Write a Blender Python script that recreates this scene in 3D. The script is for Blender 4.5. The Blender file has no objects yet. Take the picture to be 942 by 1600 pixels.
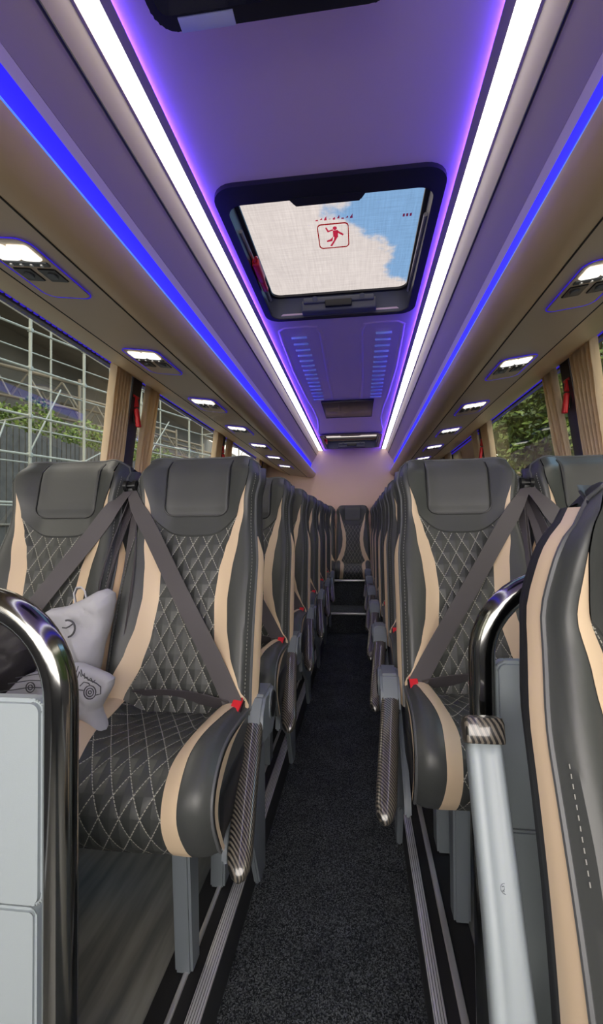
import bpy, bmesh, math, random
from mathutils import Vector, Matrix
random.seed(7)
C = bpy.context.scene.collection
PI = math.pi

# ------------------------------------------------------------------ materials
def nodes(name):
    m = bpy.data.materials.new(name); m.use_nodes = True
    nt = m.node_tree; b = nt.nodes['Principled BSDF']
    return m, nt, b
def N(nt, t, **k):
    n = nt.nodes.new(t)
    for a, v in k.items(): setattr(n, a, v)
    return n
def math_(nt, op, a, b=None, c=None):
    n = nt.nodes.new('ShaderNodeMath'); n.operation = op
    for i, v in enumerate((a, b, c)):
        if v is None: continue
        if isinstance(v, (int, float)): n.inputs[i].default_value = v
        else: nt.links.new(v, n.inputs[i])
    return n.outputs[0]
def mixc(nt, f, a, b):
    n = nt.nodes.new('ShaderNodeMix'); n.data_type = 'RGBA'
    if isinstance(f, (int, float)): n.inputs[0].default_value = f
    else: nt.links.new(f, n.inputs[0])
    for i, v in ((6, a), (7, b)):
        if isinstance(v, tuple): n.inputs[i].default_value = (*v, 1)
        else: nt.links.new(v, n.inputs[i])
    return n.outputs[2]
def bump(nt, b, h, strength=.3, dist=.002):
    n = nt.nodes.new('ShaderNodeBump'); n.inputs['Strength'].default_value = strength
    n.inputs['Distance'].default_value = dist
    nt.links.new(h, n.inputs['Height']); nt.links.new(n.outputs[0], b.inputs['Normal'])
def plain(name, col, rough=.5, metal=0, noise=None, coat=0, spec=.5, var=0, vscale=8):
    m, nt, b = nodes(name)
    b.inputs['Base Color'].default_value = (*col, 1); b.inputs['Roughness'].default_value = rough
    b.inputs['Metallic'].default_value = metal; b.inputs['Coat Weight'].default_value = coat
    b.inputs['Specular IOR Level'].default_value = spec
    if noise or var:
        tc = N(nt, 'ShaderNodeTexCoord')
    if var:
        nn = N(nt, 'ShaderNodeTexNoise'); nn.inputs['Scale'].default_value = vscale
        nt.links.new(tc.outputs['Object'], nn.inputs['Vector'])
        lo = tuple(c*(1-var) for c in col); hi = tuple(min(1, c*(1+var)) for c in col)
        nt.links.new(mixc(nt, nn.outputs[0], lo, hi), b.inputs['Base Color'])
    if noise:
        nn = N(nt, 'ShaderNodeTexNoise'); nn.inputs['Scale'].default_value = noise[0]
        nn.inputs['Detail'].default_value = 4
        nt.links.new(tc.outputs['Object'], nn.inputs['Vector'])
        bump(nt, b, nn.outputs[0], noise[1], noise[2])
    return m
def emit(name, col, s):
    m, nt, b = nodes(name)
    b.inputs['Base Color'].default_value = (*[min(1, c) for c in col], 1)
    b.inputs['Emission Color'].default_value = (*col, 1); b.inputs['Emission Strength'].default_value = s
    return m

M = {}
DARK = (.054, .058, .057)
M['leather'] = plain('dark_leather', DARK, .42, noise=(55, .35, .0015), spec=.55)
M['leather_grey'] = plain('headrest_leather', (.065, .068, .068), .5, noise=(70, .3, .001))
M['black_cloth'] = plain('black_side_cloth', (.02, .022, .026), .75, noise=(300, .3, .001))
M['cream'] = plain('cream_leather', (.72, .56, .385), .45, noise=(40, .35, .0015))
M['piping'] = plain('grey_piping', (.10, .105, .11), .5)
M['stitch'] = plain('stitch_thread', (.26, .26, .24), .7)
M['blue_grey'] = plain('blue_grey_plastic', (.17, .195, .22), .45, noise=(400, .15, .0005))
M['pale_grey'] = plain('pale_grey_plastic', (.345, .395, .42), .42, noise=(500, .2, .0005))
M['belt'] = plain('belt_webbing', (.078, .070, .077), .5, noise=(600, .3, .0005))
M['black_plastic'] = plain('black_plastic', (.012, .013, .015), .35)
M['red'] = plain('red_plastic', (.85, .025, .04), .35)
M['pole'] = plain('black_chrome_tube', (.30, .30, .29), .14, metal=1)
M['alu'] = plain('brushed_aluminium', (.75, .74, .75), .33, metal=.75)
M['rubber'] = plain('black_rubber', (.012, .012, .013), .6)
M['side_wall'] = plain('dark_kick_panel', (.03, .032, .036), .5)
M['beige'] = plain('beige_lining', (.68, .55, .40), .42, noise=(250, .12, .0006), var=.04, vscale=3)
M['beige_lip'] = plain('beige_rack_nose', (.72, .53, .33), .33, var=.05, vscale=4)
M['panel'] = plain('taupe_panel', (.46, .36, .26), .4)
M['cove'] = plain('cove_white', (.62, .50, .45), .45)
M['ceiling'] = plain('ceiling_lining', (.92, .70, .74), .3, noise=(6, .25, .004))
M['rear'] = plain('rear_lining', (.80, .56, .43), .55, var=.05, vscale=2)
M['hatch'] = plain('hatch_frame_black', (.018, .019, .024), .35)
M['hatch2'] = plain('hatch_latch_grey', (.11, .12, .135), .4)
M['pillar'] = plain('dark_pillar', (.04, .042, .06), .45)
M['groove'] = plain('groove_dark', (.03, .025, .022), .8)
M['lower_wall'] = plain('lower_wall_grey', (.12, .12, .13), .7)
M['jacket'] = plain('black_padded_fabric', (.028, .025, .029), .6, noise=(22, .6, .01))
M['ink'] = plain('black_ink', (.07, .07, .08), .7)
M['scaffold'] = plain('galvanised_tube', (.36, .40, .37), .5, metal=.1)
M['shed'] = plain('shed_cladding', (.17, .15, .115), .8, var=.3, vscale=.6)
M['truss'] = plain('truss_steel', (.20, .185, .15), .6)
M['fence'] = plain('fence_boards', (.10, .10, .095), .8, var=.5, vscale=3)
M['trunk'] = plain('bark', (.10, .075, .05), .9)
M['ground'] = plain('asphalt', (.13, .13, .125), .9, var=.3, vscale=2)
M['led'] = emit('white_led_diffuser', (1, .985, .96), 3.2)
M['blue_led'] = emit('blue_led_strip', (.012, .0, 1), 5)
M['blue_edge'] = emit('blue_ceiling_edge_strip', (.125, .06, 1), 32)
M['blue_glow'] = plain('blue_added_cove_glow', (.01, .005, .25), .5)  # emissive colour standing in for blue light falling on the cove wall
_b = M['blue_glow'].node_tree.nodes['Principled BSDF']; _b.inputs['Emission Color'].default_value = (.006, .0, 1, 1); _b.inputs['Emission Strength'].default_value = 1.1
M['blue_line'] = emit('blue_led_lens', (.05, .17, 1), 1.25)
M['blue_dim'] = emit('blue_marker_and_reflection', (.035, .012, .75), .45)  # window marker lights, and the painted reflection round the reading panels
M['reading'] = emit('reading_light_lens', (1, .98, .92), 1.3)
M['slot'] = plain('pale_vent_slot', (.55, .75, .85), .3)
M['screen'] = plain('dark_screen', (.02, .018, .022), .3, spec=.6)
M['monitor_glass'] = plain('monitor_glass', (.012, .012, .03), .08, coat=.6)
M['label'] = plain('pale_label', (.7, .72, .85), .4)
M['moss'] = plain('ivy', (.05, .10, .02), .8, var=.6, vscale=5)

def quilt_mat(name):
    m, nt, b = nodes(name)
    uv = N(nt, 'ShaderNodeUVMap'); sp = N(nt, 'ShaderNodeSeparateXYZ'); nt.links.new(uv.outputs[0], sp.inputs[0])
    u = math_(nt, 'DIVIDE', sp.outputs[0], .043); v = math_(nt, 'DIVIDE', sp.outputs[1], .078)
    da = math_(nt, 'PINGPONG', math_(nt, 'ADD', u, v), .5); db = math_(nt, 'PINGPONG', math_(nt, 'SUBTRACT', u, v), .5)
    d = math_(nt, 'MINIMUM', da, db)
    line = math_(nt, 'LESS_THAN', d, .030)
    dash = math_(nt, 'GREATER_THAN', math_(nt, 'FRACT', math_(nt, 'DIVIDE', sp.outputs[1], .0065)), .28)
    f = math_(nt, 'MULTIPLY', line, dash)
    nt.links.new(mixc(nt, f, (.050, .054, .052), (.44, .43, .38)), b.inputs['Base Color'])
    b.inputs['Roughness'].default_value = .45
    h = math_(nt, 'POWER', math_(nt, 'MINIMUM', math_(nt, 'MULTIPLY', d, 2.2), 1), .5)
    bump(nt, b, h, .75, .006)
    return m
M['quilt'] = quilt_mat('diamond_quilted_leather')

def carbon_mat():
    m, nt, b = nodes('carbon_fibre')
    tc = N(nt, 'ShaderNodeTexCoord'); sp = N(nt, 'ShaderNodeSeparateXYZ'); nt.links.new(tc.outputs['Object'], sp.inputs[0])
    w = math_(nt, 'ADD', math_(nt, 'DIVIDE', sp.outputs[0], .0085), math_(nt, 'DIVIDE', sp.outputs[1], .0075))
    fr = math_(nt, 'FRACT', w); st = math_(nt, 'GREATER_THAN', fr, .5)
    tick = math_(nt, 'MULTIPLY', math_(nt, 'PINGPONG', math_(nt, 'DIVIDE', sp.outputs[0], .002), .5), 1.2)
    nt.links.new(mixc(nt, math_(nt, 'MULTIPLY', st, math_(nt, 'ADD', tick, .4)), (.012, .012, .012), (.20, .175, .14)), b.inputs['Base Color'])
    b.inputs['Roughness'].default_value = .3; b.inputs['Coat Weight'].default_value = 1; b.inputs['Coat Roughness'].default_value = .05
    return m
M['carbon'] = carbon_mat()

def carpet_mat():
    m, nt, b = nodes('speckled_carpet')
    tc = N(nt, 'ShaderNodeTexCoord')
    mp = N(nt, 'ShaderNodeMapping'); nt.links.new(tc.outputs['Object'], mp.inputs[0]); mp.inputs['Scale'].default_value = (1, .8, 1)
    vo = N(nt, 'ShaderNodeTexVoronoi'); vo.inputs['Scale'].default_value = 380; nt.links.new(mp.outputs[0], vo.inputs[0])
    sp = N(nt, 'ShaderNodeSeparateColor'); nt.links.new(vo.outputs['Color'], sp.inputs[0])
    n2 = N(nt, 'ShaderNodeTexNoise'); n2.inputs['Scale'].default_value = 7; nt.links.new(tc.outputs['Object'], n2.inputs[0])
    f = math_(nt, 'POWER', sp.outputs[0], 2.0)
    f = math_(nt, 'MULTIPLY', f, math_(nt, 'ADD', n2.outputs[0], .45))
    nt.links.new(mixc(nt, f, (.013, .015, .017), (.15, .165, .17)), b.inputs['Base Color'])
    b.inputs['Roughness'].default_value = .95; b.inputs['Specular IOR Level'].default_value = .1
    bump(nt, b, vo.outputs['Distance'], .6, .003)
    return m
M['carpet'] = carpet_mat()

def vinyl_mat():
    m, nt, b = nodes('wood_look_vinyl')
    tc = N(nt, 'ShaderNodeTexCoord'); mp = N(nt, 'ShaderNodeMapping'); nt.links.new(tc.outputs['Object'], mp.inputs[0])
    mp.inputs['Scale'].default_value = (26, 2.4, 1); mp.inputs['Rotation'].default_value = (0, 0, -.12)
    n = N(nt, 'ShaderNodeTexNoise'); n.inputs['Scale'].default_value = 1; n.inputs['Detail'].default_value = 5; nt.links.new(mp.outputs[0], n.inputs[0])
    cr = N(nt, 'ShaderNodeValToRGB'); nt.links.new(n.outputs[0], cr.inputs[0])
    cr.color_ramp.elements[0].position = .3; cr.color_ramp.elements[0].color = (.10, .105, .10, 1)
    cr.color_ramp.elements[1].position = .7; cr.color_ramp.elements[1].color = (.28, .275, .245, 1)
    nt.links.new(cr.outputs[0], b.inputs['Base Color']); b.inputs['Roughness'].default_value = .42
    return m
M['vinyl'] = vinyl_mat()

def nosing_mat():
    m, nt, b = nodes('ribbed_aluminium')
    tc = N(nt, 'ShaderNodeTexCoord'); sp = N(nt, 'ShaderNodeSeparateXYZ'); nt.links.new(tc.outputs['Object'], sp.inputs[0])
    s = math_(nt, 'PINGPONG', math_(nt, 'DIVIDE', sp.outputs[0], .006), .5)
    nt.links.new(mixc(nt, math_(nt, 'GREATER_THAN', s, .14), (.18, .18, .19), (.78, .77, .78)), b.inputs['Base Color'])
    b.inputs['Metallic'].default_value = .6; b.inputs['Roughness'].default_value = .35
    bump(nt, b, s, .4, .002)
    return m
M['nosing'] = nosing_mat()

def curtain_mat():
    m, nt, b = nodes('cream_curtain')
    b.inputs['Base Color'].default_value = (.80, .62, .40, 1); b.inputs['Roughness'].default_value = .8
    nt.nodes.remove(b)
    out = nt.nodes['Material Output']
    d = N(nt, 'ShaderNodeBsdfDiffuse'); d.inputs[0].default_value = (.90, .77, .58, 1)
    t = N(nt, 'ShaderNodeBsdfTranslucent'); t.inputs[0].default_value = (.95, .80, .56, 1)
    mx = N(nt, 'ShaderNodeMixShader'); mx.inputs[0].default_value = .4
    nt.links.new(d.outputs[0], mx.inputs[1]); nt.links.new(t.outputs[0], mx.inputs[2]); nt.links.new(mx.outputs[0], out.inputs[0])
    return m
M['curtain'] = curtain_mat()

def glass_mat(name, tint, refl):
    m, nt, b = nodes(name); nt.nodes.remove(b); out = nt.nodes['Material Output']
    t = N(nt, 'ShaderNodeBsdfTransparent'); t.inputs[0].default_value = (*tint, 1)
    g = N(nt, 'ShaderNodeBsdfGlossy'); g.inputs['Roughness'].default_value = .02; g.inputs[0].default_value = (1, 1, 1, 1)
    mx = N(nt, 'ShaderNodeMixShader')
    fr = N(nt, 'ShaderNodeFresnel'); fr.inputs[0].default_value = 1.5
    f = math_(nt, 'MULTIPLY', fr.outputs[0], refl)
    nt.links.new(f, mx.inputs[0])
    nt.links.new(t.outputs[0], mx.inputs[1]); nt.links.new(g.outputs[0], mx.inputs[2]); nt.links.new(mx.outputs[0], out.inputs[0])
    return m
M['glass'] = glass_mat('tinted_window_glass', (.30, .30, .27), 1.0)
M['front_glass'] = glass_mat('clear_windscreen_glass', (.85, .87, .87), 1.0)

def hatch_glass_mat():
    m, nt, b = nodes('screened_hatch_glass'); nt.nodes.remove(b); out = nt.nodes['Material Output']
    tc = N(nt, 'ShaderNodeTexCoord'); mp = N(nt, 'ShaderNodeMapping'); nt.links.new(tc.outputs['Object'], mp.inputs[0])
    mp.inputs['Scale'].default_value = (150, 8, 1)
    n = N(nt, 'ShaderNodeTexNoise'); n.inputs['Scale'].default_value = 1; nt.links.new(mp.outputs[0], n.inputs[0])
    mp2 = N(nt, 'ShaderNodeMapping'); nt.links.new(tc.outputs['Object'], mp2.inputs[0]); mp2.inputs['Scale'].default_value = (8, 150, 1)
    n2 = N(nt, 'ShaderNodeTexNoise'); n2.inputs['Scale'].default_value = 1; nt.links.new(mp2.outputs[0], n2.inputs[0])
    f = math_(nt, 'MULTIPLY', math_(nt, 'ADD', n.outputs[0], n2.outputs[0]), .5)
    cr = N(nt, 'ShaderNodeValToRGB'); nt.links.new(f, cr.inputs[0])
    cr.color_ramp.elements[0].position = .3; cr.color_ramp.elements[0].color = (.085, .081, .082, 1)
    cr.color_ramp.elements[1].position = .7; cr.color_ramp.elements[1].color = (.112, .108, .109, 1)
    t = N(nt, 'ShaderNodeBsdfTransparent'); nt.links.new(cr.outputs[0], t.inputs[0])
    d = N(nt, 'ShaderNodeBsdfDiffuse'); d.inputs[0].default_value = (.35, .33, .33, 1)
    mx = N(nt, 'ShaderNodeMixShader'); mx.inputs[0].default_value = .06
    nt.links.new(t.outputs[0], mx.inputs[1]); nt.links.new(d.outputs[0], mx.inputs[2]); nt.links.new(mx.outputs[0], out.inputs[0])
    return m
M['hatch_glass'] = hatch_glass_mat()

def red_print():
    m, nt, b = nodes('red_translucent_print'); nt.nodes.remove(b); out = nt.nodes['Material Output']
    t = N(nt, 'ShaderNodeBsdfTransparent'); t.inputs[0].default_value = (.62, .03, .09, 1)
    nt.links.new(t.outputs[0], out.inputs[0]); return m
M['redsign'] = red_print()

def canvas_mat():
    m, nt, b = nodes('grey_white_canvas')
    tc = N(nt, 'ShaderNodeTexCoord'); n = N(nt, 'ShaderNodeTexNoise'); n.inputs['Scale'].default_value = 9
    n.inputs['Detail'].default_value = 3; nt.links.new(tc.outputs['Object'], n.inputs[0])
    b.inputs['Base Color'].default_value = (.50, .50, .54, 1); b.inputs['Roughness'].default_value = .85
    bump(nt, b, n.outputs[0], .7, .02)
    return m
M['canvas'] = canvas_mat()

def leaf_mat(name, a, c):
    m, nt, b = nodes(name)
    g = N(nt, 'ShaderNodeNewGeometry')
    nt.links.new(mixc(nt, g.outputs['Random Per Island'], a, c), b.inputs['Base Color'])
    b.inputs['Roughness'].default_value = .6
    return m
M['leaf'] = leaf_mat('green_leaves', (.03, .075, .012), (.20, .30, .05))
M['leaf2'] = leaf_mat('brownish_leaves', (.05, .055, .02), (.24, .19, .09))

# ------------------------------------------------------------------ helpers
def prop(o, label=None, cat=None, group=None, kind=None):
    if label: o['label'] = label
    if cat: o['category'] = cat
    if group: o['group'] = group
    if kind: o['kind'] = kind
    return o
class B:
    """collects geometry for one mesh object"""
    def __init__(s): s.bm = bmesh.new(); s.uv = s.bm.loops.layers.uv.new('UVMap')
    def quad(s, a, b, c, d):
        vs = [s.bm.verts.new(p) for p in (a, b, c, d)]; return s.bm.faces.new(vs)
    def poly(s, pts): return s.bm.faces.new([s.bm.verts.new(p) for p in pts])
    def grid(s, P, uv=None, closed=False):
        n = len(P); k = len(P[0])
        V = [[s.bm.verts.new(p) for p in row] for row in P]
        for i in range(n-1):
            for j in range(k if closed else k-1):
                j2 = (j+1) % k
                try: f = s.bm.faces.new((V[i][j], V[i][j2], V[i+1][j2], V[i+1][j]))
                except ValueError: continue
                if uv:
                    for l, (a, b) in zip(f.loops, ((i, j), (i, j2), (i+1, j2), (i+1, j))): l[s.uv].uv = uv[a][b]
        return V
    def box(s, x0, x1, y0, y1, z0, z1, bev=0, rot=None, org=None):
        t = bmesh.new(); bmesh.ops.create_cube(t, size=1)
        bmesh.ops.scale(t, vec=(x1-x0, y1-y0, z1-z0), verts=t.verts)
        if bev: bmesh.ops.bevel(t, geom=t.edges[:], offset=bev, segments=3, affect='EDGES', profile=.5)
        bmesh.ops.translate(t, vec=((x0+x1)/2, (y0+y1)/2, (z0+z1)/2), verts=t.verts)
        if rot is not None:
            bmesh.ops.rotate(t, cent=org, matrix=rot, verts=t.verts)
        s.join(t); return s
    def join(s, t):
        me = bpy.data.meshes.new('t'); t.to_mesh(me); t.free(); s.bm.from_mesh(me); bpy.data.meshes.remove(me)
    def tube(s, pts, r, seg=10, cap=True, closed=False):
        pts = [Vector(p) for p in pts]; n = len(pts); rows = []
        up = Vector((0, 0, 1)); prev = None
        for i, p in enumerate(pts):
            a = pts[(i-1) % n] if closed or i > 0 else p
            c = pts[(i+1) % n] if closed or i < n-1 else p
            d = (c-a).normalized()
            if prev is None:
                x = d.orthogonal().normalized()
            else:
                x = (prev - d*prev.dot(d)).normalized()
            prev = x; y = d.cross(x)
            rr = r[i] if isinstance(r, (list, tuple)) else r
            rows.append([p + (x*math.cos(2*PI*k/seg) + y*math.sin(2*PI*k/seg))*rr for k in range(seg)])
        if closed: rows.append(rows[0])
        V = s.grid(rows, closed=True)
        if cap and not closed:
            s.bm.faces.new(list(reversed(V[0]))); s.bm.faces.new(V[-1])
        return s
    def cyl(s, a, b, r, seg=16): return s.tube([a, b], r, seg)
    def prism(s, pts, axis, h0, h1, bev=0):
        """pts 2D polygon extruded along axis ('x','y','z')"""
        t = bmesh.new()
        def P(u, v, h): return {'x': (h, u, v), 'y': (u, h, v), 'z': (u, v, h)}[axis]
        a = [t.verts.new(P(u, v, h0)) for u, v in pts]; b = [t.verts.new(P(u, v, h1)) for u, v in pts]
        t.faces.new(a); t.faces.new(list(reversed(b)))
        for i in range(len(pts)):
            j = (i+1) % len(pts); t.faces.new((a[i], b[i], b[j], a[j]))
        bmesh.ops.recalc_face_normals(t, faces=t.faces)
        if bev: bmesh.ops.bevel(t, geom=t.edges[:], offset=bev, segments=2, affect='EDGES')
        s.join(t); return s
    def ribbon(s, pts, w, wd, th=.0014):
        """flat strap through pts, width w, width direction(s) wd"""
        rows = []
        for i, p in enumerate(pts):
            p = Vector(p); q = Vector(wd[i] if isinstance(wd, list) else wd).normalized()
            a = Vector(pts[max(0, i-1)]); c = Vector(pts[min(len(pts)-1, i+1)])
            n = (c-a).cross(q).normalized()*th
            rows.append([p-q*w/2+n, p+q*w/2+n, p+q*w/2-n, p-q*w/2-n])
        V = s.grid(rows, closed=True); s.bm.faces.new(V[0]); s.bm.faces.new(list(reversed(V[-1])))
        return s
    def done(s, name, mat, parent=None, smooth=True, recalc=True, weld=0):
        if weld: bmesh.ops.remove_doubles(s.bm, verts=s.bm.verts, dist=weld)
        if recalc: bmesh.ops.recalc_face_normals(s.bm, faces=s.bm.faces)
        me = bpy.data.meshes.new(name); s.bm.to_mesh(me); s.bm.free()
        me.materials.append(M[mat] if isinstance(mat, str) else mat)
        if smooth:
            me.polygons.foreach_set('use_smooth', [True]*len(me.polygons))
            me.set_sharp_from_angle(angle=math.radians(38))
        o = bpy.data.objects.new(name, me); C.objects.link(o)
        if parent: o.parent = parent
        return o
def empty(name, loc=(0, 0, 0), label=None, cat=None, group=None, kind=None):
    o = bpy.data.objects.new(name, None); C.objects.link(o); o.location = loc; o.empty_display_size = .1
    return prop(o, label, cat, group, kind)
def copy_tree(o, parent=None):
    c = o.copy(); C.objects.link(c); c.parent = parent
    for ch in list(o.children): copy_tree(ch, c)
    return c
def lerp(a, b, t): return a+(b-a)*t
def table(tb, v):
    if v <= tb[0][0]: return tb[0][1]
    for (a, x), (b, y) in zip(tb, tb[1:]):
        if v <= b:
            t = (v-a)/(b-a); t = t*t*(3-2*t)*.5 + t*.5
            return lerp(x, y, t)
    return tb[-1][1]
def sm(a, b, x):
    t = min(1, max(0, (x-a)/(b-a))); return t*t*(3-2*t)
def rrect(x0, x1, y0, y1, r, n=6):
    pts = []
    for cx, cy, a0 in ((x1-r, y1-r, 0), (x0+r, y1-r, 90), (x0+r, y0+r, 180), (x1-r, y0+r, 270)):
        for i in range(n+1):
            a = math.radians(a0+90*i/n); pts.append((cx+r*math.cos(a), cy+r*math.sin(a)))
    return pts
def ring(b, outer, inner, z0, z1):
    n = len(outer); rows = [[(x, y, z0) for x, y in outer], [(x, y, z1) for x, y in outer], [(x, y, z1) for x, y in inner], [(x, y, z0) for x, y in inner], [(x, y, z0) for x, y in outer]]
    b.grid(rows, closed=True)

# ------------------------------------------------------------------ seat
H0, H1 = .50, 1.262          # local heights of the backrest
INNER = [(0, .80), (.10, .68), (.20, .53), (.30, .45), (.43, .41), (.54, .44), (.62, .52), (.68, .62), (.76, .73), (.88, .835), (1, .86)]
OUTER = [(0, 1), (.09, .985), (.16, .86), (.25, .73), (.34, .65), (.44, .62), (.55, .655), (.66, .75), (.76, .835), (.88, .836), (1, .861)]
def spine(v): return -.245 + .245*v - .02*math.sin(PI*min(1, v*1.15)) - .018*sm(.7, .95, v)
TAP = 0.; DEP = 1.; WG = 1.
def back(xn, v, out=0):
    a = abs(xn)
    hw = .200 + .008*(1-v) - .014*sm(.55, .75, v)*(1-sm(.8, .95, v)) - .012*sm(.90, 1.0, v)**2 - TAP*max(0, (v-.74)/.26)**1.8
    z = H0 + (H1-H0)*v - .034*sm(.8, 1, v)*a**9
    wing = (lerp(.045, .030, sm(.2, .7, v)) + .018*sm(.72, .9, v))*WG
    f = wing*sm(.38, .86, a) - .028*sm(.86, 1.0, a)**2*1.0 - .035*sm(.93, 1, v)**2
    return Vector((xn*hw, spine(v) - f - out, z + out*.2))
def side_depth(v): return lerp(.125, .075, v)*DEP
CI = [(0, .72), (.25, .60), (.5, .50), (.72, .52), (1, .57)]
CO = [(0, .96), (.25, .82), (.5, .70), (.72, .70), (1, .76)]
def cush(xn, t):
    a = abs(xn); L = .62
    # side profile (y,z): crease -> front roll -> underside of the nose
    P = [(-.19, .525), (-.27, .536), (-.36, .543), (-.44, .546), (-.50, .538), (-.545, .515), (-.568, .48), (-.568, .44), (-.555, .40), (-.535, .375)]
    s = t*(len(P)-1); i = min(len(P)-2, int(s)); f = s-i
    def cr(k): 
        p0, p1, p2, p3 = [P[max(0, min(len(P)-1, i+q))][k] for q in (-1, 0, 1, 2)]
        return .5*((2*p1)+(-p0+p2)*f+(2*p0-5*p1+4*p2-p3)*f*f+(-p0+3*p1-3*p2+p3)*f**3)
    y, z = cr(0), cr(1)
    bol = .030*sm(.40, .80, a)*(1-sm(.60, .9, t)) + .010*sm(.4, .8, a)
    drop = .018*sm(.86, 1.0, a)**2
    n = Vector((0, -sm(.35, .75, t), 1-sm(.5, .9, t)*.9)).normalized()
    bow = .015*(1-a*a)*sm(.5, .8, t)
    hw = .205 + .006*sm(.3, .8, t)
    return Vector((xn*hw, y - bow, z)) + n*(bol-drop)

def frange(a, b, n): return [a+(b-a)*i/n for i in range(n+1)]

def make_seat(aisle, arm_off=.243, arm='down', leg=True, leg_bottom=0., belt=True, strip_top=.70, name='coach_seat', armless=False):
    """aisle=+1: aisle side at local +x; shoulder belt guide on the other side"""
    r = empty(name)
    # --- quilted centre
    b = B(); vs = frange(0, .75, 38); us = frange(-1, 1, 20)
    P = [[back(u*table(INNER, v), v, .003) for u in us] for v in vs]
    b.grid(P, [[(p.x, p.z*1.03) for p in row] for row in P]); b.done('quilted_panel', 'quilt', r)
    # --- headrest surround
    b = B(); vs = frange(.60, 1.0, 22); P = []
    def low(u): return .655 + .085*abs(u)**4
    for k in range(19):
        row = []
        for u in us:
            v = lerp(low(u), 1.0, k/18); row.append(back(u*table(INNER, v), v, .007 if k else -.004))
        P.append(row)
    b.grid(P); hs = b.done('headrest_surround', 'leather', r)
    # --- raised pad
    b = B(); P = []
    def padpt(x, v, d): p = back(x/.190, v, .007); return Vector((x, p.y-d, p.z))
    def padx(v):
        h = max(0, (v-.752)*.762); q = .030
        return .101 - (q - math.sqrt(max(0, q*q-(q-h)**2)) if h < q else 0)
    for v in [.752+.0394*(1-math.cos(PI/2*k/8)) for k in range(9)] + [.83, .87, .91, .95, .975, .99, 1.0]:
        hx = padx(v); dv = .009*sm(.752, .80, v)*(1-.6*sm(.96, 1, v))
        P.append([padpt(x*hx, v, dv*(1-max(0, (abs(x)-.88)/.12)**2.5)) for x in (-1, -.985, -.96, -.92, -.85, -.6, -.3, 0, .3, .6, .85, .92, .96, .985, 1)])
    b.grid(P); b.done('headrest_pad', 'leather_grey', r)
    # seam around the pad
    b = B(); sv = [.985, .95, .90, .85]+[.752+.0394*(1-math.cos(PI/2*k/8)) for k in range(8, 0, -1)]; pts = [padpt(-padx(v)-.0015, v, .002) for v in sv] + [padpt(x, .750, .002) for x in frange(-.07, .07, 8)] + [padpt(padx(v)+.0015, v, .002) for v in sv[::-1]]
    b.tube(pts, .0024, 6); b.done('pad_seam', 'black_plastic', r)
    for s in (-1, 1):
        # --- cream band
        b = B(); P = []
        for v in frange(0, .875, 40):
            i, o = table(INNER, v), table(OUTER, v); P.append([back(s*lerp(i, o, k/6), v, .0035) for k in range(7)])
        b.grid(P); b.done('cream_band', 'cream', r)
        # --- bolster
        b = B(); P = []
        for v in frange(.085, 1, 40):
            o = table(OUTER, v); P.append([back(s*lerp(o, 1, k/8), v, .002) for k in range(9)])
        b.grid(P); b.done('side_bolster', 'leather', r)
        # --- outer side, cream wedge next to the edge piping
        b = B(); P = []; c = B(); Q = []
        def sw(v): return max(.0, (.17 + .33*math.sin(PI*min(1, v/strip_top))**1.0*(1 if v < .5*strip_top else 1)) * sm(strip_top+.02, strip_top-.12, v))
        for v in frange(0, 1, 30):
            e = back(s, v); d = side_depth(v); w = sw(v)
            if strip_top > .9: w = lerp(.50, .30, sm(0, .6, v))
            def side(t): 
                return e + Vector((s*(.012*math.sin(PI*min(1, t*1.2))), d*t, 0))
            P.append([side(lerp(w, 1, k/6)) for k in range(7)])
            Q.append([side(w*k/4) + Vector((s*.0012, 0, 0)) for k in range(5)])
        b.grid(P); b.done('outer_side', 'black_cloth' if strip_top > .9 else 'leather', r)
        c.grid(Q[:31 if strip_top > .9 else int(30*min(.97, strip_top+.03))]); c.done('side_cream_strip', 'cream', r)
    # --- shell: top rim and rear
    b = B(); P = []
    for u in us: 
        e = back(u, 1); d = side_depth(1)
        P.append([e, e+Vector((0, .02, .006)), e+Vector((0, d*.6, .002)), e+Vector((0, d, -.02))])
    b.grid(P)
    P = [[back(u, v) + Vector((0, side_depth(v) + .02*(1-u*u), -.02*sm(.9, 1, v))) for u in us] for v in frange(0, 1, 20)]
    b.grid(P); b.done('back_shell', 'black_cloth', r)
    # --- piping round the face edge
    b = B(); pts = [back(-1, v, .002) for v in frange(0, .985, 34)] + [back(u, 1, .0) + Vector((0, 0, .003)) for u in frange(-.97, .97, 20)] + [back(1, v, .002) for v in frange(.985, 0, 34)]
    b.tube(pts, .0042, 6); b.done('edge_piping', 'piping', r)
    for s in (-1, 1):
        b = B(); vs = frange(.02, .95, 150) if strip_top < .9 else frange(.40, .55, 24)
        for q in range(0, len(vs)-2, 2):
            b.tube([back(s*.945, vs[q], .0032), back(s*.945, vs[q+1], .0032)], .0009, 4)
        b.done('edge_stitching', 'stitch', r, smooth=False)
    # --- cushion
    def strip(xa, xb, n, off=.002, ts=frange(0, 1, 40)):
        P = []; UV = []; L = 0; prev = None
        for t in ts:
            row = [cush(lerp(xa(t), xb(t), k/n), t) + Vector((0, -off*sm(.4, .7, t), off)) for k in range(n+1)]
            c0 = cush(0, t)
            if prev is not None: L += (c0-prev).length
            prev = c0; P.append(row); UV.append([(p.x, L) for p in row])
        return P, UV
    b = B(); P, UV = strip(lambda t: -table(CI, t), lambda t: table(CI, t), 20); b.grid(P, UV); b.done('cushion_quilting', 'quilt', r)
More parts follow.
